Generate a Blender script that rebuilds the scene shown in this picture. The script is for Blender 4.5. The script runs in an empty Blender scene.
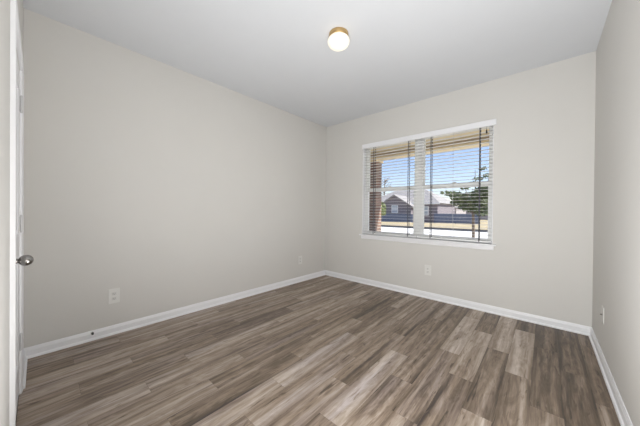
import bpy, bmesh, math, random
from mathutils import Vector, Matrix
random.seed(7)
S = bpy.context.scene
COL = S.collection

# ------------------------------------------------------------------ camera
F_PX, YAW, PITCH, ROLL = 251.12, 0.7291, -0.0055, 0.0088
CAM_H = 1.1803
XL, XR, YB, YF, H = -3.0343, 0.3545, 3.5566, -0.082, 2.74      # room: left, right, back, front, ceiling
cam_d = bpy.data.cameras.new('camera')
cam = bpy.data.objects.new('camera', cam_d); COL.objects.link(cam)
cam_d.sensor_width = 36.0; cam_d.lens = F_PX / 640 * 36.0
cam_d.shift_y = (212.52 - 213.0) / 640; cam_d.clip_start = 0.01; cam_d.clip_end = 500
fw = Vector((-math.sin(YAW), math.cos(YAW), 0)); rt = Vector((math.cos(YAW), math.sin(YAW), 0)); upz = Vector((0, 0, 1))
fw2 = fw * math.cos(PITCH) + upz * math.sin(PITCH); up2 = upz * math.cos(PITCH) - fw * math.sin(PITCH)
r3 = rt * math.cos(ROLL) + up2 * math.sin(ROLL); u3 = up2 * math.cos(ROLL) - rt * math.sin(ROLL)
m = Matrix((r3, u3, -fw2)).transposed().to_4x4(); m.translation = Vector((0, 0, CAM_H))
cam.matrix_world = m
S.camera = cam

# ------------------------------------------------------------------ world, sun, exposure
S.view_settings.view_transform = 'Standard'; S.view_settings.look = 'None'
S.view_settings.gamma = 1.0; S.view_settings.use_curve_mapping = False
S.view_settings.exposure = 1.45
W = bpy.data.worlds.new('sky'); S.world = W; W.use_nodes = True
nt = W.node_tree; nt.nodes.clear()
sky = nt.nodes.new('ShaderNodeTexSky'); sky.sky_type = 'NISHITA'; sky.sun_disc = False
sky.sun_elevation = math.radians(48); sky.sun_rotation = math.radians(68); sky.altitude = 0
sky.air_density = 1.0; sky.dust_density = 0.4; sky.ozone_density = 2.0
bg = nt.nodes.new('ShaderNodeBackground'); bg.inputs['Strength'].default_value = 0.07
wo = nt.nodes.new('ShaderNodeOutputWorld')
tint = nt.nodes.new('ShaderNodeMix'); tint.data_type = 'RGBA'; tint.blend_type = 'MULTIPLY'; tint.inputs[0].default_value = 1.0
tint.inputs[7].default_value = (1.16, 1.04, 1.13, 1)
nt.links.new(sky.outputs[0], tint.inputs[6]); nt.links.new(tint.outputs[2], bg.inputs[0]); nt.links.new(bg.outputs[0], wo.inputs[0])

sd = bpy.data.lights.new('sun', 'SUN'); sd.energy = 3.2; sd.angle = math.radians(0.6); sd.color = (1.0, 0.95, 0.86)
so = bpy.data.objects.new('sun', sd); COL.objects.link(so)
so.rotation_euler = Vector((-0.62, -0.25, -0.74)).to_track_quat('-Z', 'Y').to_euler()

# added fill light, out of view behind the camera, to even out the room
fd = bpy.data.lights.new('room_fill', 'AREA'); fd.shape = 'RECTANGLE'; fd.size = 0.8; fd.size_y = 1.6; fd.energy = 26; fd.color = (0.97, 0.985, 1.0)
fo = bpy.data.objects.new('room_fill', fd); COL.objects.link(fo)
fo.matrix_world = Matrix.Translation((-0.14, -0.035, 1.05)) @ Vector((0.06, 1, 0.30)).to_track_quat('-Z', 'Y').to_matrix().to_4x4()
# added upward fill, unseen below the frame, to brighten ceiling and walls
f2 = bpy.data.lights.new('upward_fill', 'AREA'); f2.shape = 'DISK'; f2.size = 0.2; f2.energy = 9.2; f2.color = (0.97, 0.985, 1.0)
fo2 = bpy.data.objects.new('upward_fill', f2); COL.objects.link(fo2)
fo2.location = (-0.62, 0.80, 0.12); fo2.rotation_euler = (math.radians(180), 0, 0)

# ------------------------------------------------------------------ materials
def mat(name, col, rough=0.6, metal=0.0, spec=0.5):
    M = bpy.data.materials.new(name); M.use_nodes = True
    b = M.node_tree.nodes['Principled BSDF']
    b.inputs['Base Color'].default_value = (*col, 1); b.inputs['Roughness'].default_value = rough
    b.inputs['Metallic'].default_value = metal; b.inputs['Specular IOR Level'].default_value = spec
    return M
def noisy(name, c1, c2, scale=8, rough=0.7, bump=0.0, bscale=None, detail=4, spec=0.3, stretch=None):
    M = mat(name, c1, rough, 0, spec); t = M.node_tree; b = t.nodes['Principled BSDF']
    tc = t.nodes.new('ShaderNodeTexCoord'); n = t.nodes.new('ShaderNodeTexNoise')
    n.inputs['Scale'].default_value = scale; n.inputs['Detail'].default_value = detail
    src = tc.outputs['Object']
    if stretch:
        mp = t.nodes.new('ShaderNodeMapping'); mp.inputs['Scale'].default_value = stretch
        t.links.new(src, mp.inputs[0]); src = mp.outputs[0]
    t.links.new(src, n.inputs['Vector'])
    r = t.nodes.new('ShaderNodeValToRGB')
    r.color_ramp.elements[0].position = 0.3; r.color_ramp.elements[1].position = 0.7
    r.color_ramp.elements[0].color = (*c1, 1); r.color_ramp.elements[1].color = (*c2, 1)
    t.links.new(n.outputs['Fac'], r.inputs[0]); t.links.new(r.outputs[0], b.inputs['Base Color'])
    if bump:
        n2 = t.nodes.new('ShaderNodeTexNoise'); n2.inputs['Scale'].default_value = bscale or scale * 4
        t.links.new(src, n2.inputs['Vector'])
        bp = t.nodes.new('ShaderNodeBump'); bp.inputs['Strength'].default_value = bump; bp.inputs['Distance'].default_value = 0.002
        t.links.new(n2.outputs['Fac'], bp.inputs['Height']); t.links.new(bp.outputs[0], b.inputs['Normal'])
    return M
def brick_mat(name, c1, c2, mortar, scale, rough=0.85):
    M = mat(name, c1, rough, 0, 0.2); t = M.node_tree; b = t.nodes['Principled BSDF']
    tc = t.nodes.new('ShaderNodeTexCoord'); mp = t.nodes.new('ShaderNodeMapping')
    mp.inputs['Rotation'].default_value = (math.radians(90), 0, 0)
    k = t.nodes.new('ShaderNodeTexBrick'); k.inputs['Scale'].default_value = scale
    k.inputs['Color1'].default_value = (*c1, 1); k.inputs['Color2'].default_value = (*c2, 1); k.inputs['Mortar'].default_value = (*mortar, 1)
    k.inputs['Brick Width'].default_value = 0.2; k.inputs['Row Height'].default_value = 0.075; k.inputs['Mortar Size'].default_value = 0.01
    t.links.new(tc.outputs['Object'], mp.inputs[0]); t.links.new(mp.outputs[0], k.inputs['Vector']); t.links.new(k.outputs['Color'], b.inputs['Base Color'])
    return M

M_WALL = noisy('wall_paint', (0.705, 0.688, 0.655), (0.715, 0.698, 0.665), 3, 0.85, 0.15, 160, spec=0.2)
M_CEIL = noisy('ceiling_paint', (0.72, 0.735, 0.76), (0.73, 0.745, 0.77), 4, 0.9, 0.2, 120, spec=0.15)
M_TRIM = mat('trim_paint', (0.89, 0.89, 0.905), 0.38)
M_DOOR = mat('door_paint', (0.84, 0.84, 0.855), 0.42)
M_VINYL = mat('window_vinyl', (0.93, 0.93, 0.92), 0.4)
M_SLAT = mat('blind_slat', (0.68, 0.68, 0.665), 0.45)
M_TAPE = mat('blind_tape', (0.10, 0.10, 0.11), 0.8)
M_CORD = mat('blind_cord', (0.55, 0.55, 0.53), 0.7)
M_DARK = mat('dark_tassel', (0.02, 0.018, 0.015), 0.5)
M_PLATE = mat('outlet_plastic', (0.80, 0.79, 0.76), 0.35)
M_PLATEB = mat('beige_plate', (0.71, 0.695, 0.66), 0.45)
M_FACE = mat('receptacle_plastic', (0.72, 0.71, 0.68), 0.4)
M_SLOT = mat('slot_dark', (0.12, 0.12, 0.12), 0.6)
M_NICK = mat('satin_nickel', (0.33, 0.315, 0.30), 0.25, 1.0)
M_BRASS = mat('brushed_brass', (0.62, 0.44, 0.22), 0.35, 1.0)
M_HINGE = mat('painted_hinge', (0.66, 0.66, 0.66), 0.35, 0.3)
M_RUB = mat('black_rubber', (0.03, 0.03, 0.03), 0.7)

def glass_thin():
    M = bpy.data.materials.new('window_glass'); M.use_nodes = True; t = M.node_tree; t.nodes.clear()
    o = t.nodes.new('ShaderNodeOutputMaterial'); tr = t.nodes.new('ShaderNodeBsdfTransparent'); gl = t.nodes.new('ShaderNodeBsdfGlossy')
    tr.inputs[0].default_value = (0.95, 0.965, 0.96, 1); gl.inputs['Roughness'].default_value = 0.02
    fr = t.nodes.new('ShaderNodeFresnel'); fr.inputs[0].default_value = 1.12
    mx = t.nodes.new('ShaderNodeMixShader')
    t.links.new(fr.outputs[0], mx.inputs[0]); t.links.new(tr.outputs[0], mx.inputs[1]); t.links.new(gl.outputs[0], mx.inputs[2]); t.links.new(mx.outputs[0], o.inputs[0])
    return M
M_GLASS = glass_thin()
def globe_mat():
    M = mat('frosted_globe', (0.64, 0.63, 0.61), 0.3); b = M.node_tree.nodes['Principled BSDF']
    b.inputs['Emission Color'].default_value = (1.0, 0.85, 0.62, 1); b.inputs['Emission Strength'].default_value = 0.25
    return M
M_GLOBE = globe_mat()

def floor_mat():
    M = mat('vinyl_plank', (0.2, 0.16, 0.14), 0.42, 0, 0.5); t = M.node_tree; N = t.nodes; L = t.links; b = N['Principled BSDF']
    at = N.new('ShaderNodeAttribute'); at.attribute_name = 'plank'          # r tone, g seed, b greyness
    sep = N.new('ShaderNodeSeparateColor'); L.new(at.outputs['Color'], sep.inputs[0])
    tc = N.new('ShaderNodeTexCoord')
    off = N.new('ShaderNodeCombineXYZ')
    mul = N.new('ShaderNodeMath'); mul.operation = 'MULTIPLY'; mul.inputs[1].default_value = 37.0
    L.new(sep.outputs[1], mul.inputs[0]); L.new(mul.outputs[0], off.inputs[2]); L.new(mul.outputs[0], off.inputs[1])
    add = N.new('ShaderNodeVectorMath'); add.operation = 'ADD'; L.new(tc.outputs['Object'], add.inputs[0]); L.new(off.outputs[0], add.inputs[1])
    def noise(sx, sy, scale, detail, dist=0.0, rough=0.55):
        mp = N.new('ShaderNodeMapping'); mp.inputs['Scale'].default_value = (sx, sy, 1); L.new(add.outputs[0], mp.inputs[0])
        n = N.new('ShaderNodeTexNoise'); n.inputs['Scale'].default_value = scale; n.inputs['Detail'].default_value = detail
        n.inputs['Distortion'].default_value = dist; n.inputs['Roughness'].default_value = rough; L.new(mp.outputs[0], n.inputs['Vector']); return n.outputs['Fac']
    def mrange(src, a, bb, c, d):
        r = N.new('ShaderNodeMapRange'); r.inputs[1].default_value = a; r.inputs[2].default_value = bb; r.inputs[3].default_value = c; r.inputs[4].default_value = d
        L.new(src, r.inputs[0]); return r.outputs[0]
    def math2(op, a, bb=0.0):
        n = N.new('ShaderNodeMath'); n.operation = op
        for i, v in enumerate((a, bb)):
            if isinstance(v, (int, float)): n.inputs[i].default_value = v
            else: L.new(v, n.inputs[i])
        return n.outputs[0]
    big = noise(17, 0.9, 1.0, 3, 0.8)          # broad bands along the plank
    grain = noise(55, 2.2, 1.0, 6, 1.2, 0.65) # fine grain
    knot = noise(14, 3.2, 1.0, 4, 2.6)        # wavy cathedral figure
    crack = noise(34, 3.0, 1.0, 3, 1.6)       # dark checks
    v = math2('ADD', mrange(big, 0.3, 0.7, -0.23, 0.21), mrange(grain, 0.3, 0.7, -0.11, 0.11))
    v = math2('ADD', v, mrange(knot, 0.35, 0.65, -0.10, 0.10))
    v = math2('ADD', v, sep.outputs[0])
    v = math2('SUBTRACT', v, mrange(crack, 0.60, 0.70, 0.0, 0.30))
    streak = noise(15, 0.5, 1.0, 4, 0.6, 0.6)
    v = math2('SUBTRACT', v, mrange(streak, 0.55, 0.68, 0.0, 0.20))
    sx = N.new('ShaderNodeSeparateXYZ'); L.new(tc.outputs['Object'], sx.inputs[0])
    u = math2('FRACT', math2('DIVIDE', math2('ADD', sx.outputs[0], 0.665 + 0.1524 * 40), 0.1524), 0.0)
    ed = math2('ADD', math2('ABSOLUTE', math2('SUBTRACT', u, 0.5), 0.0), math2('MULTIPLY', math2('SUBTRACT', knot, 0.5), 0.5))
    v = math2('SUBTRACT', v, mrange(ed, 0.30, 0.50, 0.0, 0.13))   # planks are printed darker towards their long edges
    fleck = noise(70, 5.0, 1.0, 4, 2.2, 0.7)
    v = math2('ADD', v, mrange(fleck, 0.58, 0.70, 0.0, 0.16))
    rp = N.new('ShaderNodeValToRGB'); e = rp.color_ramp.elements
    e[0].position = 0.0; e[0].color = (0.070, 0.052, 0.041, 1)
    e[1].position = 1.0; e[1].color = (0.64, 0.56, 0.50, 1)
    for p, c in ((0.25, (0.150, 0.110, 0.077, 1)), (0.5, (0.296, 0.225, 0.168, 1)), (0.75, (0.462, 0.380, 0.311, 1))):
        q = e.new(p); q.color = c
    L.new(v, rp.inputs[0])
    hs = N.new('ShaderNodeHueSaturation'); L.new(rp.outputs[0], hs.inputs['Color'])
    gy = noise(7, 0.9, 1.0, 2, 0.5)
    g2 = math2('MULTIPLY', math2('MAXIMUM', mrange(gy, 0.45, 0.65, 0.0, 1.0), mrange(streak, 0.52, 0.66, 0.0, 1.0)), sep.outputs[2])
    mx = N.new('ShaderNodeMix'); mx.data_type = 'RGBA'; mx.blend_type = 'MULTIPLY'
    L.new(g2, mx.inputs[0]); L.new(hs.outputs[0], mx.inputs[6]); mx.inputs[7].default_value = (0.80, 0.815, 0.92, 1)
    L.new(mx.outputs[2], b.inputs['Base Color'])
    L.new(mrange(grain, 0.3, 0.7, 0.36, 0.52), b.inputs['Roughness'])
    bp = N.new('ShaderNodeBump'); bp.inputs['Strength'].default_value = 0.15; bp.inputs['Distance'].default_value = 0.002
    L.new(grain, bp.inputs['Height']); L.new(bp.outputs[0], b.inputs['Normal'])
    return M
M_FLOOR = floor_mat()
M_GAP = mat('plank_joint', (0.09, 0.075, 0.065), 0.7)

# ------------------------------------------------------------------ mesh helpers
def link(name, bm, mats, parent=None, smooth=False):
    me = bpy.data.meshes.new(name); bmesh.ops.recalc_face_normals(bm, faces=bm.faces); bm.to_mesh(me); bm.free()
    for q in (mats if isinstance(mats, (list, tuple)) else [mats]): me.materials.append(q)
    if smooth:
        for p in me.polygons: p.use_smooth = True
    o = bpy.data.objects.new(name, me); COL.objects.link(o)
    if parent: o.parent = parent
    return o
def box(bm, x0, x1, y0, y1, z0, z1, bev=0.0, mi=0):
    r = bmesh.ops.create_cube(bm, size=1.0); vs = r['verts']
    for v in vs:
        v.co = Vector(((x0 + x1) / 2 + v.co.x * (x1 - x0), (y0 + y1) / 2 + v.co.y * (y1 - y0), (z0 + z1) / 2 + v.co.z * (z1 - z0)))
    fs = {f for v in vs for f in v.link_faces}
    for f in fs: f.material_index = mi
    if bev:
        es = list({e for v in vs for e in v.link_edges})
        bmesh.ops.bevel(bm, geom=es, offset=bev, segments=2, affect='EDGES', profile=0.5)
def prism(bm, prof, axis, a0, a1):
    """extrude a closed 2-D profile along an axis ('x','y','z')"""
    def P(p, a):
        return {'x': (a, p[0], p[1]), 'y': (p[0], a, p[1]), 'z': (p[0], p[1], a)}[axis]
    A = [bm.verts.new(P(p, a0)) for p in prof]; B = [bm.verts.new(P(p, a1)) for p in prof]
    n = len(prof)
    for i in range(n): bm.faces.new((A[i], A[(i + 1) % n], B[(i + 1) % n], B[i]))
    bm.faces.new(A[::-1]); bm.faces.new(B)
def lathe(bm, prof, axis_o=(0, 0, 0), axis='z', seg=40, cap=True):
    o = Vector(axis_o); rings = []
    for r, h in prof:
        ring = []
        for i in range(seg):
            t = 2 * math.pi * i / seg; a, b_ = r * math.cos(t), r * math.sin(t)
            p = {'z': (a, b_, h), 'y': (a, h, b_), 'x': (h, a, b_)}[axis]
            ring.append(bm.verts.new(o + Vector(p)))
        rings.append(ring)
    for A, B in zip(rings, rings[1:]):
        for i in range(seg): bm.faces.new((A[i], A[(i + 1) % seg], B[(i + 1) % seg], B[i]))
    if cap:
        bm.faces.new(rings[0]); bm.faces.new(rings[-1])
def tube(bm, pts, radii, seg=8):
    pts = [Vector(p) for p in pts]; rings = []
    for i, p in enumerate(pts):
        d = (pts[min(i + 1, len(pts) - 1)] - pts[max(i - 1, 0)]).normalized()
        a = d.orthogonal().normalized(); b_ = d.cross(a)
        if rings:
            a = (ref - d * ref.dot(d)).normalized(); b_ = d.cross(a)
        ref = a
        rings.append([bm.verts.new(p + (a * math.cos(2 * math.pi * k / seg) + b_ * math.sin(2 * math.pi * k / seg)) * radii[i]) for k in range(seg)])
    for A, B in zip(rings, rings[1:]):
        for k in range(seg): bm.faces.new((A[k], A[(k + 1) % seg], B[(k + 1) % seg], B[k]))
    bm.faces.new(rings[0][::-1]); bm.faces.new(rings[-1])
def empty(name, loc=(0, 0, 0)):
    o = bpy.data.objects.new(name, None); o.location = loc; o.empty_display_size = 0.1; COL.objects.link(o); return o
def tag(o, label, cat, group=None):
    o['label'] = label; o['category'] = cat
    if group: o['group'] = group
    return o
def struct(o, label=None):
    o['kind'] = 'structure'
    if label: o['label'] = label
    return o
def dup(root, loc=None):
    r = root.copy(); COL.objects.link(r)
    if loc is not None: r.location = loc
    for ch in list(root.children):
        c = ch.copy(); COL.objects.link(c); c.parent = r
        for g in list(ch.children):
            d = g.copy(); COL.objects.link(d); d.parent = c
    return r

# ------------------------------------------------------------------ room shell
T = 0.14
WX0, WX1, WZ0, WZ1 = -2.24, -0.452, 0.795, 2.268          # window opening
bm = bmesh.new()
pw, pl, xa = 0.1524, 0.9144, -0.665
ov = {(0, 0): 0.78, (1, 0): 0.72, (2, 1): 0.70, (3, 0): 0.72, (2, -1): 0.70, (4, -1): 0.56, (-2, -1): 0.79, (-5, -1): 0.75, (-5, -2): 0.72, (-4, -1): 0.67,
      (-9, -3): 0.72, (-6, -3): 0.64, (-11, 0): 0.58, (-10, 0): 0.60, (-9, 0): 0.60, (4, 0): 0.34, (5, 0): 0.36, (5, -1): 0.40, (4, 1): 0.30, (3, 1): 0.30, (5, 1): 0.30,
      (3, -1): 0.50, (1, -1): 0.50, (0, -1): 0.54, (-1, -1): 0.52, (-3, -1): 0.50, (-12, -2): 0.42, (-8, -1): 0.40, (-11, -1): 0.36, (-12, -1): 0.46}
gray = {(-8, -1): 1, (-11, -1): 1, (-12, -2): 1, (-3, -1): .9, (-7, -2): .9, (-11, -2): .8, (-1, -1): .8, (1, -1): .6, (0, -1): .7}
lay = bm.loops.layers.color.new('plank') if False else bm.loops.layers.float_color.new('plank')
rr = random.Random(21)
g = 0.0004
for k in range(-17, 8):
    x0, x1 = xa + k * pw, xa + (k + 1) * pw
    y00 = 2.315 - 0.305 * (k % 3)
    for r in range(-4, 3):
        y0, y1 = y00 + r * pl, y00 + (r + 1) * pl
        tone, seed, gr = rr.gauss(0.51, 0.07), rr.random(), rr.random() * 0.6
        tone = ov.get((k, r), min(max(tone, .33), .6)); gr = gray.get((k, r), gr)
        if y0 < 1.4 and k < 2: gr = max(gr, 0.65)  # near planks greyed: cool window reflection painted into their tone
        if k >= 3: gr *= 0.3  # right-hand planks kept browner: the warmer light there is put into the colour
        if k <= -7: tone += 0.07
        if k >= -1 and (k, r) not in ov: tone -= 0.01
        a0, a1, b0, b1 = max(x0, XL), min(x1, XR), max(y0, YF), min(y1, YB)
        if a1 - a0 < 0.005 or b1 - b0 < 0.005: continue
        f = bm.faces.new([bm.verts.new(p) for p in ((a0 + g, b0 + g, 0), (a1 - g, b0 + g, 0), (a1 - g, b1 - g, 0), (a0 + g, b1 - g, 0))])
        for lp in f.loops: lp[lay] = (tone, seed, gr, 1)
f = bm.faces.new([bm.verts.new(p) for p in ((XL - T, YF - T, -.0015), (XR + T, YF - T, -.0015), (XR + T, YB + T, -.0015), (XL - T, YB + T, -.0015))]); f.material_index = 1
for lp in f.loops: lp[lay] = (.3, .5, 0, 1)
for f in bm.faces:
    if f.normal.z < 0: f.normal_flip()
struct(link('floor', bm, [M_FLOOR, M_GAP]), 'grey-brown wood-look vinyl plank floor')
bm = bmesh.new(); box(bm, XL - T, XR + T, YF - T, YB + T, H, H + 0.12); struct(link('ceiling', bm, M_CEIL), 'flat white ceiling')
bm = bmesh.new(); box(bm, XL - T, XL, YF - T, YB + T, 0, H); struct(link('wall_left', bm, M_WALL), 'long beige wall on the left')
bm = bmesh.new(); box(bm, XR, XR + T, YF - T, YB + T, 0, H); struct(link('wall_right', bm, M_WALL), 'beige wall on the right')
bm = bmesh.new()
for a in ((XL, WX0, 0, H), (WX1, XR, 0, H), (WX0, WX1, 0, WZ0), (WX0, WX1, WZ1, H)): box(bm, a[0], a[1], YB, YB + T, a[2], a[3])
struct(link('wall_back', bm, M_WALL), 'beige wall around the window')
DX0, DX1, DZ = -2.468, -1.752, 2.045                        # closet door opening in the front wall
bm = bmesh.new()
for a in ((XL, DX0, 0, H), (DX1, XR, 0, H), (DX0, DX1, DZ, H)): box(bm, a[0], a[1], YF - T, YF, a[2], a[3])
struct(link('wall_front', bm, M_WALL), 'beige wall holding the white door')

# baseboards with a shoe moulding
BH = 0.084
base_prof = [(0, 0), (0.025, 0), (0.0245, 0.008), (0.021, 0.015), (0.0145, 0.0185), (0.0135, 0.019), (0.0135, 0.060), (0.011, 0.066), (0.0085, 0.076), (0.005, BH), (0, BH)]
def base(name, axis, pos, sgn, a0, a1, label):
    bm = bmesh.new()
    prism(bm, [(pos + sgn * d, z) for d, z in base_prof], axis, a0, a1)
    struct(link(name, bm, M_TRIM), label)
base('baseboard_left', 'y', XL, 1, YF, YB, 'white baseboard along the left wall')
base('baseboard_back', 'x', YB, -1, XL + 0.0, XR - 0.0, 'white baseboard under the window')
base('baseboard_right', 'y', XR, -1, YF, YB, 'white baseboard along the right wall')
base('baseboard_front_left', 'x', YF, 1, XL, DX0 - 0.062, 'short white baseboard beside the door')
base('baseboard_front_right', 'x', YF, 1, DX1 + 0.062, XR, 'white baseboard behind the camera')

# ------------------------------------------------------------------ door in the front wall
d = struct(empty('door_1', (DX0, YF, 0)), 'white closet door with a satin nickel knob')
def local(bm, o):
    bmesh.ops.translate(bm, verts=bm.verts, vec=-Vector(o.location)); return bm
bm = bmesh.new()
lx0, lx1, ly = DX0 + 0.003, DX1 - 0.003, YF - 0.001
box(bm, lx0, lx1, ly - 0.035, ly - 0.006, 0.012, DZ - 0.004)
st, zs = 0.115, [0.012, 0.235, 0.86, 1.02, 1.90, DZ - 0.004]
box(bm, lx0, lx0 + st, ly - 0.008, ly, 0.012, DZ - 0.004, 0.0015); box(bm, lx1 - st, lx1, ly - 0.008, ly, 0.012, DZ - 0.004, 0.0015)
for z0, z1 in ((zs[0], zs[1]), (zs[2], zs[3]), (zs[4], zs[5])): box(bm, lx0 + st, lx1 - st, ly - 0.008, ly - 0.0002, z0, z1)
for z0, z1 in ((zs[1], zs[2]), (zs[3], zs[4])): box(bm, lx0 + st + 0.035, lx1 - st - 0.035, ly - 0.008, ly - 0.002, z0 + 0.035, z1 - 0.035, 0.003)
link('door_leaf', local(bm, d), M_DOOR, d)
kx, kz = DX1 - 0.063, 0.937
kn = bmesh.new()
lathe(kn, [(0.0, 0.0), (0.032, 0.0), (0.032, 0.004), (0.027, 0.009), (0.014, 0.011), (0.0115, 0.013), (0.011, 0.021), (0.0145, 0.0225), (0.020, 0.027), (0.0243, 0.034), (0.0255, 0.042), (0.0245, 0.050), (0.020, 0.059), (0.012, 0.065), (0.005, 0.067), (0.0, 0.0675)], (kx, YF - 0.001, kz), 'y', 32, False)
bmesh.ops.remove_doubles(kn, verts=kn.verts, dist=1e-5)
ko = link('knob', local(kn, d), M_NICK, d, True); ko['label'] = 'satin nickel round knob'
hinges = []
for hz in (0.335, 1.085, 1.838):
    if not hinges:
        bm = bmesh.new()
        lathe(bm, [(0.0066, -0.047), (0.0066, 0.047)], (0, 0.008, 0), 'z', 14)
        lathe(bm, [(0.003, 0.047), (0.0055, 0.049), (0.0055, 0.053), (0.003, 0.056)], (0, 0.008, 0), 'z', 12)
        lathe(bm, [(0.003, -0.056), (0.0055, -0.053), (0.0055, -0.049), (0.003, -0.047)], (0, 0.008, 0), 'z', 12)
        box(bm, -0.002, 0.022, -0.0008, 0.0022, -0.0445, 0.0445)
        for zz in (-0.028, 0, 0.028): lathe(bm, [(0.0035, 0.002), (0.0028, 0.0032)], (0.012, 0, zz), 'y', 10)
        h = link('hinge', bm, M_HINGE, d)
    else:
        h = hinges[0].copy(); COL.objects.link(h); h.parent = d
    h.location = (0.0, 0.0, hz); hinges.append(h)
# casing round the door
bm = bmesh.new()
CW = 0.060
def casing_prof(x_in, sgn):
    return [(x_in, YF), (x_in, YF + 0.009), (x_in + sgn * 0.012, YF + 0.012), (x_in + sgn * 0.040, YF + 0.015), (x_in + sgn * (CW - 0.004), YF + 0.0165), (x_in + sgn * CW, YF + 0.0145), (x_in + sgn * CW, YF)]
prism(bm, casing_prof(DX0 - 0.004, -1), 'z', 0, DZ + 0.004); prism(bm, casing_prof(DX1 + 0.004, 1), 'z', 0, DZ + 0.004)
box(bm, DX0 - 0.004 - CW, DX1 + 0.004 + CW, YF, YF + 0.0155, DZ + 0.004, DZ + 0.004 + CW, 0.002)
struct(link('trim_1', bm, M_TRIM), 'white casing around the closet door')

# ------------------------------------------------------------------ window
w = struct(empty('window_1', ((WX0 + WX1) / 2, YB + T, WZ0)), 'white twin single-hung vinyl window')
FY0, FY1 = YB + 0.078, YB + T + 0.012
MX = (WX0 + WX1) / 2 - 0.006
ZR = 1.535
FW = 0.042
bm = bmesh.new()
box(bm, WX0 + .001, WX0 + FW, FY0, FY1, WZ0 + .001, WZ1 - .001, 0.002); box(bm, WX1 - FW, WX1 - .001, FY0, FY1, WZ0 + .001, WZ1 - .001, 0.002)
box(bm, WX0 + FW, WX1 - FW, FY0, FY1, WZ1 - 0.018, WZ1 - .001, 0.002); box(bm, WX0 + FW, WX1 - FW, FY0, FY1, WZ0 + .001, WZ0 + 0.032, 0.002)
link('window_frame', local(bm, w), M_VINYL, w)
bm = bmesh.new(); box(bm, MX - 0.055, MX + 0.055, FY0 - 0.004, FY1, WZ0 + 0.032, WZ1 - 0.018, 0.002)
link('mullion', local(bm, w), M_VINYL, w)
for x0, x1 in ((WX0 + FW, MX - 0.055), (MX + 0.055, WX1 - FW)):
    for z0, z1, y0, y1 in ((WZ0 + 0.032, ZR + 0.03, FY0 + 0.008, FY0 + 0.034), (ZR - 0.03, WZ1 - 0.018, FY0 + 0.036, FY0 + 0.062)):
        low = z0 < 1.0
        e, eb, et = 0.018, (0.036 if low else 0.052), (0.060 if low else 0.015)
        bm = bmesh.new()
        box(bm, x0, x0 + e, y0, y1, z0, z1); box(bm, x1 - e, x1, y0, y1, z0, z1)
        box(bm, x0 + e, x1 - e, y0, y1, z0, z0 + eb); box(bm, x0 + e, x1 - e, y0, y1, z1 - et, z1)
        s = link('sash', local(bm, w), M_VINYL, w)
        bm = bmesh.new(); yy = (y0 + y1) / 2
        box(bm, x0 + e, x1 - e, yy - .0015, yy + .0015, z0 + eb, z1 - et)
        link('pane', local(bm, w), M_GLASS, s)
        if low:
            bm = bmesh.new(); xc = (x0 + x1) / 2
            box(bm, xc - 0.03, xc + 0.03, y0 + 0.004, y1 - 0.004, z1, z1 + 0.008, 0.002); box(bm, xc - 0.008, xc + 0.028, y0, y0 + 0.012, z1 + 0.008, z1 + 0.016, 0.002)
            link('sash_lock', local(bm, w), M_VINYL, s)
# white reveal boards, head casing, stool and apron
bm = bmesh.new()
box(bm, WX0, WX0 + 0.006, YB, FY0, WZ0, WZ1); box(bm, WX1 - 0.006, WX1, YB, FY0, WZ0, WZ1); box(bm, WX0 + .006, WX1 - .006, YB, FY0, WZ1 - 0.006, WZ1)
struct(link('trim_2', bm, M_TRIM), 'white boards lining the window recess')
bm = bmesh.new(); box(bm, WX0 - 0.004, WX1 + 0.026, YB - 0.02, YB, 2.205, 2.275, 0.003)
struct(link('trim_3', bm, M_TRIM), 'white head casing over the window')
bm = bmesh.new()
box(bm, WX0 - 0.035, WX1 + 0.035, YB - 0.045, YB - 0.0005, WZ0 - 0.006, WZ0 + 0.014, 0.005); box(bm, WX0, WX1, YB - 0.0005, FY0, WZ0, WZ0 + 0.014)
struct(link('trim_4', bm, M_TRIM), 'white window stool')
bm = bmesh.new(); prism(bm, [(YB, WZ0 - 0.006), (YB - 0.016, WZ0 - 0.006), (YB - 0.016, WZ0 - 0.045), (YB - 0.011, WZ0 - 0.058), (YB, WZ0 - 0.060)], 'x', WX0 - 0.012, WX1 + 0.012)
struct(link('trim_5', bm, M_TRIM), 'white apron under the window stool')

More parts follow.
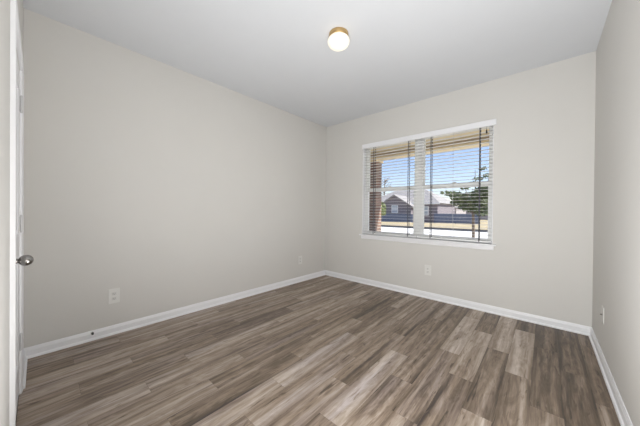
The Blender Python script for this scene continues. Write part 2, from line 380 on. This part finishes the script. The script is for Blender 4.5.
# ------------------------------------------------------------------ blinds
BY = YB + 0.042
def make_blind(x0, x1, ladders, label, wand_x, tassel_x):
    t = tag(empty('horizontal_blind', ((x0 + x1) / 2, BY, 2.258)), label, 'blind', 'white horizontal window blinds')
    bm = bmesh.new(); box(bm, x0, x1, BY - 0.026, BY + 0.024, 2.222, 2.258, 0.002); link('headrail', local(bm, t), M_SLAT, t)
    bm = bmesh.new(); z = 2.196; n = 0
    while z > 0.855:
        for k in range(4):                                  # a slat is slightly crowned
            ya, yb = -0.0245 + 0.01225 * k, -0.0245 + 0.01225 * (k + 1)
            za, zb = 0.0008 - 1.3 * ya * ya, 0.0008 - 1.3 * yb * yb
            prism(bm, [(BY + ya, z + za), (BY + yb, z + zb), (BY + yb, z + zb + 0.002), (BY + ya, z + za + 0.002)], 'x', x0 + .002, x1 - .002)
        z -= 0.0432
    link('slats', local(bm, t), M_SLAT, t)
    bm = bmesh.new(); box(bm, x0 + .002, x1 - .002, BY - 0.025, BY + 0.025, 0.822, 0.838, 0.003); link('bottom_rail', local(bm, t), M_VINYL, t)
    for lx in ladders:
        bm = bmesh.new()
        for yy in (BY - 0.0275, BY + 0.0265): box(bm, lx - 0.005, lx + 0.005, yy - 0.0005, yy + 0.0005, 0.822, 2.222)
        link('ladder_tape', local(bm, t), M_TAPE, t)
    if wand_x:
        bm = bmesh.new(); tube(bm, [(wand_x, BY - 0.034, 2.215), (wand_x, BY - 0.034, 1.25), (wand_x + 0.006, BY - 0.034, 0.98), (wand_x + 0.022, BY - 0.034, 0.86)], [0.0022] * 4, 8)
        link('lift_cord', local(bm, t), M_CORD, t)
    if tassel_x:
        bm = bmesh.new(); tube(bm, [(tassel_x, BY - 0.034, 2.215), (tassel_x, BY - 0.034, 2.165)], [0.0015] * 2, 6)
        lathe(bm, [(0.003, 2.172), (0.006, 2.165), (0.009, 2.135), (0.008, 2.128), (0.002, 2.126)], (tassel_x, BY - 0.034, 0), 'z', 12)
        q = link('tilt_tassel', local(bm, t), M_DARK, t); q['label'] = 'dark tassel on a short cord'
    return t
make_blind(WX0 + 0.010, MX - 0.003, (-2.045, -1.482), 'open white slatted blind in the left half of the window', None, None)
make_blind(MX + 0.003, WX1 - 0.010, (-1.165, -0.594), 'open white slatted blind in the right half of the window, with a dark tassel', -0.885, -0.524)

# ------------------------------------------------------------------ ceiling light
LX, LY = -1.362, 1.750
t = tag(empty('ceiling_light', (LX, LY, H)), 'round brass flush-mount ceiling light with a glowing white glass globe', 'ceiling light')
bm = bmesh.new()
lathe(bm, [(0.0, 0.0), (0.080, 0.0), (0.084, -0.004), (0.084, -0.024), (0.080, -0.032), (0.074, -0.037), (0.0, -0.037)], (0, 0, 0), 'z', 48, False)
bmesh.ops.remove_doubles(bm, verts=bm.verts, dist=1e-5)
o = link('pan', bm, M_BRASS, t); o['label'] = 'brushed brass pan'
bm = bmesh.new()
lathe(bm, [(0.070, -0.037), (0.080, -0.041), (0.091, -0.052), (0.096, -0.067), (0.094, -0.083), (0.085, -0.100), (0.068, -0.114), (0.045, -0.124), (0.020, -0.129), (0.0, -0.130)], (0, 0, 0), 'z', 48, False)
bmesh.ops.remove_doubles(bm, verts=bm.verts, dist=1e-5)
o = link('globe', bm, M_GLOBE, t, True); o['label'] = 'glowing frosted glass globe'
# ------------------------------------------------------------------ outlets, wall plate, door stop
def make_outlet(pw_, ph_):
    t = empty('wall_outlet')                                # faces +x, back on x = 0
    bm = bmesh.new(); box(bm, 0, 0.006, -pw_ / 2, pw_ / 2, -ph_ / 2, ph_ / 2, 0.0025); link('cover_plate', bm, M_PLATE, t)
    for s in (-1, 1):
        bm = bmesh.new(); z = s * 0.0225
        box(bm, 0.005, 0.0085, -0.0165, 0.0165, z - 0.0145, z + 0.0145, 0.003)
        r = link('receptacle', bm, M_FACE, t)
        bm = bmesh.new()
        box(bm, 0.008, 0.0089, -0.0075, -0.0055, z - 0.002, z + 0.0065); box(bm, 0.008, 0.0089, 0.0055, 0.0075, z - 0.002, z + 0.0065)
        lathe(bm, [(0.0025, 0.008), (0.0025, 0.0089)], (0, 0, z - 0.008), 'x', 10)
        link('socket_slots', bm, M_SLOT, r)
    bm = bmesh.new(); lathe(bm, [(0.0032, 0.005), (0.0026, 0.0072)], (0, 0, 0), 'x', 10); link('plate_screw', bm, M_PLATE, t)
    return t
GRP = 'electrical outlets on the walls'
o1 = make_outlet(0.086, 0.138); o1.location = (XL, 0.476, 0.360)
tag(o1, 'white duplex outlet on the left wall, nearer the door', 'outlet', GRP)
o2 = dup(o1, (XL, 2.906, 0.362)); tag(o2, 'white duplex outlet low on the left wall near the room corner', 'outlet', GRP)
o3 = dup(o1, (-1.183, YB, 0.383)); o3.rotation_euler = (0, 0, math.radians(-90)); tag(o3, 'white duplex outlet on the back wall below the window', 'outlet', GRP)
t = tag(empty('cable_plate', (XR, 2.96, 0.385)), 'beige cable wall plate on the right wall by the corner', 'wall plate')
bm = bmesh.new(); box(bm, -0.006, 0, -0.04, 0.04, -0.063, 0.063, 0.0025); link('cover_plate', bm, M_PLATEB, t)
bm = bmesh.new(); lathe(bm, [(0.008, -0.005), (0.008, -0.008), (0.0048, -0.0085), (0.0048, -0.018), (0.0015, -0.018)], (0, 0, 0), 'x', 12); link('cable_jack', bm, M_NICK, t)
t = tag(empty('door_stop', (XL + 0.0125, 0.322, 0.066)), 'small dark door stop on the left baseboard below the outlet', 'door stop')
bm = bmesh.new(); lathe(bm, [(0.010, 0.0), (0.010, 0.003), (0.005, 0.006), (0.004, 0.018)], (0, 0, 0), 'x', 16); link('stop_base', bm, M_NICK, t)
bm = bmesh.new(); lathe(bm, [(0.0075, 0.016), (0.0085, 0.020), (0.0085, 0.028), (0.006, 0.031)], (0, 0, 0), 'x', 16); link('rubber_tip', bm, M_RUB, t)

# ------------------------------------------------------------------ outside
G = -0.30
M_GRASS = noisy('dry_grass', (0.50, 0.41, 0.28), (0.36, 0.31, 0.21), 0.6, 0.95, spec=0.1)
M_CONC = noisy('pale_concrete', (0.78, 0.77, 0.75), (0.70, 0.69, 0.68), 0.8, 0.9, spec=0.2)
M_ASPH = noisy('asphalt', (0.03, 0.03, 0.033), (0.045, 0.045, 0.05), 2, 0.9, spec=0.2)
M_BRICK = brick_mat('porch_brick', (0.27, 0.17, 0.135), (0.19, 0.13, 0.115), (0.34, 0.31, 0.28), 1.0)
M_HBRICK = brick_mat('house_brick', (0.23, 0.20, 0.23), (0.19, 0.17, 0.20), (0.30, 0.28, 0.30), 1.0)
M_BEAM = noisy('tan_siding', (0.86, 0.74, 0.52), (0.80, 0.68, 0.47), 3, 0.7, spec=0.2)
M_BEAMD = noisy('groove_shade', (0.52, 0.42, 0.31), (0.46, 0.37, 0.28), 3, 0.7, spec=0.2)  # tan siding darkened: the groove's shadow is painted into the colour
M_ROOF = noisy('grey_shingles', (0.36, 0.34, 0.34), (0.28, 0.27, 0.28), 3, 0.95, spec=0.1)
M_ROOFP = noisy('pale_shingles', (0.60, 0.54, 0.47), (0.52, 0.47, 0.42), 3, 0.95, spec=0.1)
M_CREAM = mat('cream_siding', (0.38, 0.35, 0.36), 0.8)
M_WHITE = mat('white_window', (0.85, 0.85, 0.85), 0.5)
M_PANE = mat('dark_pane', (0.45, 0.50, 0.56), 0.15)
M_FENCE = noisy('slate_fence', (0.14, 0.17, 0.25), (0.18, 0.21, 0.30), 4, 0.8)
M_BARK = noisy('bark', (0.16, 0.12, 0.09), (0.24, 0.19, 0.15), 12, 0.95, 0.3, 40)
def leaf_mat(n, a, b_): return noisy(n, a, b_, 3.0, 0.8, spec=0.2)
M_LEAF = leaf_mat('oak_leaf', (0.09, 0.12, 0.075), (0.22, 0.25, 0.13))
M_LEAF2 = leaf_mat('pale_leaf', (0.20, 0.24, 0.12), (0.34, 0.38, 0.18))
M_LEAF3 = leaf_mat('far_leaf', (0.17, 0.21, 0.17), (0.26, 0.30, 0.24))

bm = bmesh.new(); box(bm, -140, 90, YB + 2.6, 180, G - 0.3, G); struct(link('lawn', bm, M_GRASS), 'dry tan lawn outside the window')
bm = bmesh.new(); box(bm, -80, 50, 9.0, 21.9, G - 0.02, G + 0.02); struct(link('driveway', bm, M_CONC), 'pale concrete paving outside')
bm = bmesh.new(); box(bm, -80, 50, 21.9, 25.2, G - 0.02, G + 0.025); struct(link('street', bm, M_ASPH), 'dark asphalt strip of street')
bm = bmesh.new(); box(bm, -6, 3, YB + T, YB + 2.55, -0.35, -0.12); struct(link('porch_slab', bm, M_CONC), 'concrete porch slab')
PY = YB + 2.0
bm = bmesh.new()
box(bm, -7, 3.5, YB + T, PY + 0.7, 2.66, 2.74); struct(link('porch_ceiling', bm, M_BEAM), 'tan porch ceiling')
t = tag(empty('porch_beam', (-1.5, PY + 0.12, 2.47)), 'tan porch beam with a brown painted-in shadow groove above the brick column', 'beam')
bm = bmesh.new(); box(bm, -7, 3.5, PY, PY + 0.25, 2.47, 2.53, 0.004); box(bm, -7, 3.5, PY, PY + 0.25, 2.60, 2.66, 0.004); link('fascia_board', local(bm, t), M_BEAM, t)
bm = bmesh.new(); box(bm, -7, 3.5, PY + 0.02, PY + 0.23, 2.53, 2.60); link('recessed_band', local(bm, t), M_BEAMD, t)
t = tag(empty('brick_column', (-3.265, PY + 0.13, -0.12)), 'brown brick porch column outside the left half of the window', 'column')
bm = bmesh.new(); box(bm, -3.42, -3.11, PY - 0.02, PY + 0.28, -0.10, 2.42, 0.004); link('shaft', local(bm, t), M_BRICK, t)
bm = bmesh.new(); box(bm, -3.46, -3.07, PY - 0.07, PY + 0.33, -0.12, 0.60, 0.01); link('plinth', local(bm, t), M_BRICK, t)
bm = bmesh.new(); box(bm, -3.45, -3.08, PY - 0.05, PY + 0.31, 2.42, 2.47, 0.006); link('capital', local(bm, t), M_BEAM, t)

def house(name_label, cx, y0, w_, dpt, wall_h, ridge_h, wm, rm, gable=None, wins=()):
    t = tag(empty('house', (cx, y0, G)), name_label, 'house', 'houses across the street')
    bm = bmesh.new(); box(bm, -w_ / 2, w_ / 2, 0, dpt, 0, wall_h); link('walls', bm, wm, t)
    e = 0.4; hx = w_ / 2 + e
    bm = bmesh.new()
    A = [bm.verts.new(p) for p in ((-hx, -e, wall_h), (hx, -e, wall_h), (hx, dpt + e, wall_h), (-hx, dpt + e, wall_h))]
    ins = min(dpt / 2, w_ * 0.3)
    R = [bm.verts.new((-hx + ins, dpt / 2, ridge_h)), bm.verts.new((hx - ins, dpt / 2, ridge_h))]
    bm.faces.new((A[0], A[1], R[1], R[0])); bm.faces.new((A[1], A[2], R[1])); bm.faces.new((A[2], A[3], R[0], R[1])); bm.faces.new((A[3], A[0], R[0])); bm.faces.new(A[::-1])
    link('roof', bm, rm, t)
    bm = bmesh.new(); box(bm, -hx, hx, -e - 0.03, -e, wall_h - 0.18, wall_h + 0.02); link('fascia', bm, M_WHITE, t)
    if gable:
        gx, gw, gp, gh, ph = gable                          # centre, width, projection, eave and peak heights
        bm = bmesh.new(); prism(bm, [(gx - gw / 2, 0), (gx + gw / 2, 0), (gx + gw / 2, gh), (gx, ph), (gx - gw / 2, gh)], 'y', -gp, 0.5); link('gable_wall', bm, wm, t)
        bm = bmesh.new(); k = 0.18; o_ = 0.35; sl = (ph - gh) / (gw / 2)
        prism(bm, [(gx - gw / 2 - o_, gh - o_ * sl), (gx, ph), (gx + gw / 2 + o_, gh - o_ * sl), (gx + gw / 2 + o_, gh - o_ * sl + k), (gx, ph + k), (gx - gw / 2 - o_, gh - o_ * sl + k)], 'y', -gp - 0.3, dpt / 2)
        link('gable_roof', bm, rm, t)
    for wx, wy, wz, ww, wh in wins:
        bm = bmesh.new(); box(bm, wx - ww / 2, wx + ww / 2, wy - 0.06, wy + 0.02, wz, wz + wh); f = link('window', bm, M_WHITE, t)
        bm = bmesh.new()
        for s in (0, 1): box(bm, wx - ww / 2 + .1, wx + ww / 2 - .1, wy - 0.075, wy - 0.05, wz + .1 + s * wh / 2, wz + wh / 2 - .05 + s * wh / 2)
        link('pane', bm, M_PANE, f)
    return t
house('brick house with a pointed front gable seen beside the porch column', -16.85, 37, 11.5, 9, 2.75, 5.1, M_HBRICK, M_ROOF, (0.15, 5.0, 1.6, 2.3, 3.9), [(0.2, -1.6, 1.3, 1.0, 1.15), (4.0, 0, 1.0, 1.1, 1.3), (-4.2, 0, 1.0, 1.1, 1.3)])
house('low pale-roofed house seen just right of the window mullion', -16.8, 52, 9, 8, 2.5, 4.2, M_CREAM, M_ROOFP, None, [(1.5, 0, 0.9, 1.2, 1.2), (-2, 0, 0.9, 1.2, 1.2)])
house('far house with a grey roof partly hidden by the young oak', -12.2, 62, 10, 8, 2.4, 4.0, M_CREAM, M_ROOF, None, [(2, 0, 0.9, 1.2, 1.2)])

def fence(x0, x1, y, h, label):
    t = tag(empty('fence', ((x0 + x1) / 2, y, G)), label, 'fence', 'slate fences across the street')
    bm = bmesh.new(); n = int((x1 - x0) / 0.16)
    for i in range(n):
        a = x0 + (x1 - x0) * i / n
        box(bm, a + .006, a + (x1 - x0) / n - .006, y - 0.012, y + 0.012, G + 0.05, G + h + 0.02 * (i % 2))
    link('boards', local(bm, t), M_FENCE, t)
    bm = bmesh.new()
    for z in (0.25, h - 0.2): box(bm, x0, x1, y + 0.012, y + 0.06, G + z, G + z + 0.08)
    link('rails', local(bm, t), M_FENCE, t)
    k = max(2, int((x1 - x0) / 2.4))
    for i in range(k + 1):
        bm = bmesh.new(); a = x0 + (x1 - x0) * i / k; box(bm, a - 0.05, a + 0.05, y + 0.06, y + 0.16, G, G + h); link('post', local(bm, t), M_FENCE, t)
fence(-20.5, -13.6, 34.2, 1.15, 'low slate-blue fence in front of the brick house')
fence(-11.2, -6.0, 36.0, 1.3, 'low slate-blue fence behind the young oak tree')

def leaves(bm, centre, rad, n, size, rnd, hollow=0.55):
    for _ in range(n):
        v = Vector((rnd.gauss(0, 1), rnd.gauss(0, 1), rnd.gauss(0, 1))).normalized() * (hollow + (1 - hollow) * rnd.random())
        p = Vector(centre) + Vector((v.x * rad[0], v.y * rad[1], v.z * rad[2]))
        a = Vector((rnd.gauss(0, 1), rnd.gauss(0, 1), rnd.gauss(0, 1))).normalized(); b_ = a.orthogonal().normalized(); s = size * (0.6 + 0.8 * rnd.random())
        c = a.cross(b_) * s * 0.15
        bm.faces.new([bm.verts.new(q) for q in (p - a * s, p + b_ * s * .45 + c, p + a * s)]); bm.faces.new([bm.verts.new(q) for q in (p - a * s, p + a * s, p - b_ * s * .45 + c)])
def tree(name, loc, trunk_pts, trunk_r, branches, blobs, leaf_n, leaf_s, lm, label, group=None, seed=1):
    rnd = random.Random(seed); t = tag(empty(name, loc), label, 'tree', group)
    bm = bmesh.new(); tube(bm, trunk_pts, trunk_r, 9)
    for pts, r in branches: tube(bm, pts, r, 6)
    link('trunk', bm, M_BARK, t)
    if blobs:
        bm = bmesh.new(); tot = sum(b_[3] * b_[4] for b_ in blobs)
        for x, y, z, rx, rz in blobs: leaves(bm, (x, y, z), (rx, rx, rz), int(leaf_n * rx * rz / tot), leaf_s, rnd)
        link('crown', bm, lm, t)
    return t
rnd = random.Random(5)
bl = [(-0.1, 0, 2.0, .38, .26), (0.25, .1, 2.2, .36, .26), (-.45, -.1, 2.08, .34, .2), (0.42, 0, 1.8, .34, .28), (0.1, .1, 1.65, .38, .2), (-.75, 0, 2.2, .26, .12), (0.42, 0, 2.35, .3, .22), (-.3, .2, 1.72, .3, .18), (.3, -.2, 1.5, .28, .16), (-1.02, .1, 2.28, .2, .07), (-.6, .1, 1.85, .24, .1), (.5, .1, 2.1, .24, .2),
      (.15, 0, 2.75, .2, .06), (.48, .1, 2.85, .2, .07), (.3, 0, 3.1, .14, .05), (.0, 0, 2.6, .2, .05), (-.3, 0, 2.45, .2, .08)]
br = [([(0, 0, 1.3), (.2, 0, 1.8), (.45, .05, 2.4)], [.03, .022, .01]), ([(0, 0, 1.4), (-.3, 0, 1.9), (-1.0, .1, 2.4)], [.03, .02, .008]), ([(0.02, 0, 1.6), (.05, .1, 2.3), (.05, 0, 3.1)], [.03, .02, .008]), ([(0, 0, 1.5), (-.1, -.2, 2.0), (-.3, -.3, 2.6)], [.025, .016, .008]), ([(.3, 0, 2.1), (.5, .05, 2.8), (.5, .1, 3.2)], [.014, .01, .004])]
tree('young_oak', (-2.02, 11.0, G), [(0, 0, 0), (0.02, 0, .7), (0, 0, 1.4), (0.03, 0, 2.0)], [.065, .052, .045, .03], br, bl, 3000, .06, M_LEAF, 'young dark green oak tree standing on the paving outside the right window', None, 3)
bt = []
for i in range(16):
    a = rnd.random() * 6.28; z0 = 4.6 + 3.6 * rnd.random(); l = .8 + 1.0 * rnd.random()
    p1 = (math.cos(a) * l * .5, math.sin(a) * l * .5, z0 + .35 * l); p2 = (math.cos(a) * l, math.sin(a) * l, z0 + .9 * l)
    bt.append(([(0, 0, z0), p1, p2], [.06, .045, .02]))
tree('bare_tree', (-26.0, 50.0, G), [(0, 0, 0), (.1, 0, 2.6), (0, .1, 5.6), (.1, 0, 9.0)], [.2, .16, .11, .03], bt, [], 0, 0, None, 'thin leafless tree rising over the brick house roof', None)
tree('small_tree', (-16.3, 30.5, G), [(0, 0, 0), (0, .02, .8), (0.03, 0, 1.6)], [.06, .05, .03], [], [(0, 0, 1.9, .7, .8), (.2, 0, 1.4, .5, .5), (-.2, .1, 2.4, .45, .5)], 1200, .14, M_LEAF2, 'small pale green tree between the porch column and the brick house')
far = [(-22.6, 78, 5.4), (-17.0, 81, 6.6), (-11.8, 92, 6.0)]
far_label = ['far rounded tree behind the pale-roofed house', 'tallest far tree in the gap left of the young oak', 'far tree showing behind the crown of the young oak']
for i, (x, y, h) in enumerate(far):
    tree('far_tree', (x, y, G), [(0, 0, 0), (0.05, 0, h * .3), (0, 0, h * .55)], [.2, .16, .1], [], [(0, 0, h * .62, h * .42, h * .36), (h * .22, 0, h * .5, h * .3, h * .25), (-h * .22, 0, h * .48, h * .3, h * .22)], 1500, .35, M_LEAF3, far_label[i], 'trees in the far tree line', 40 + i)
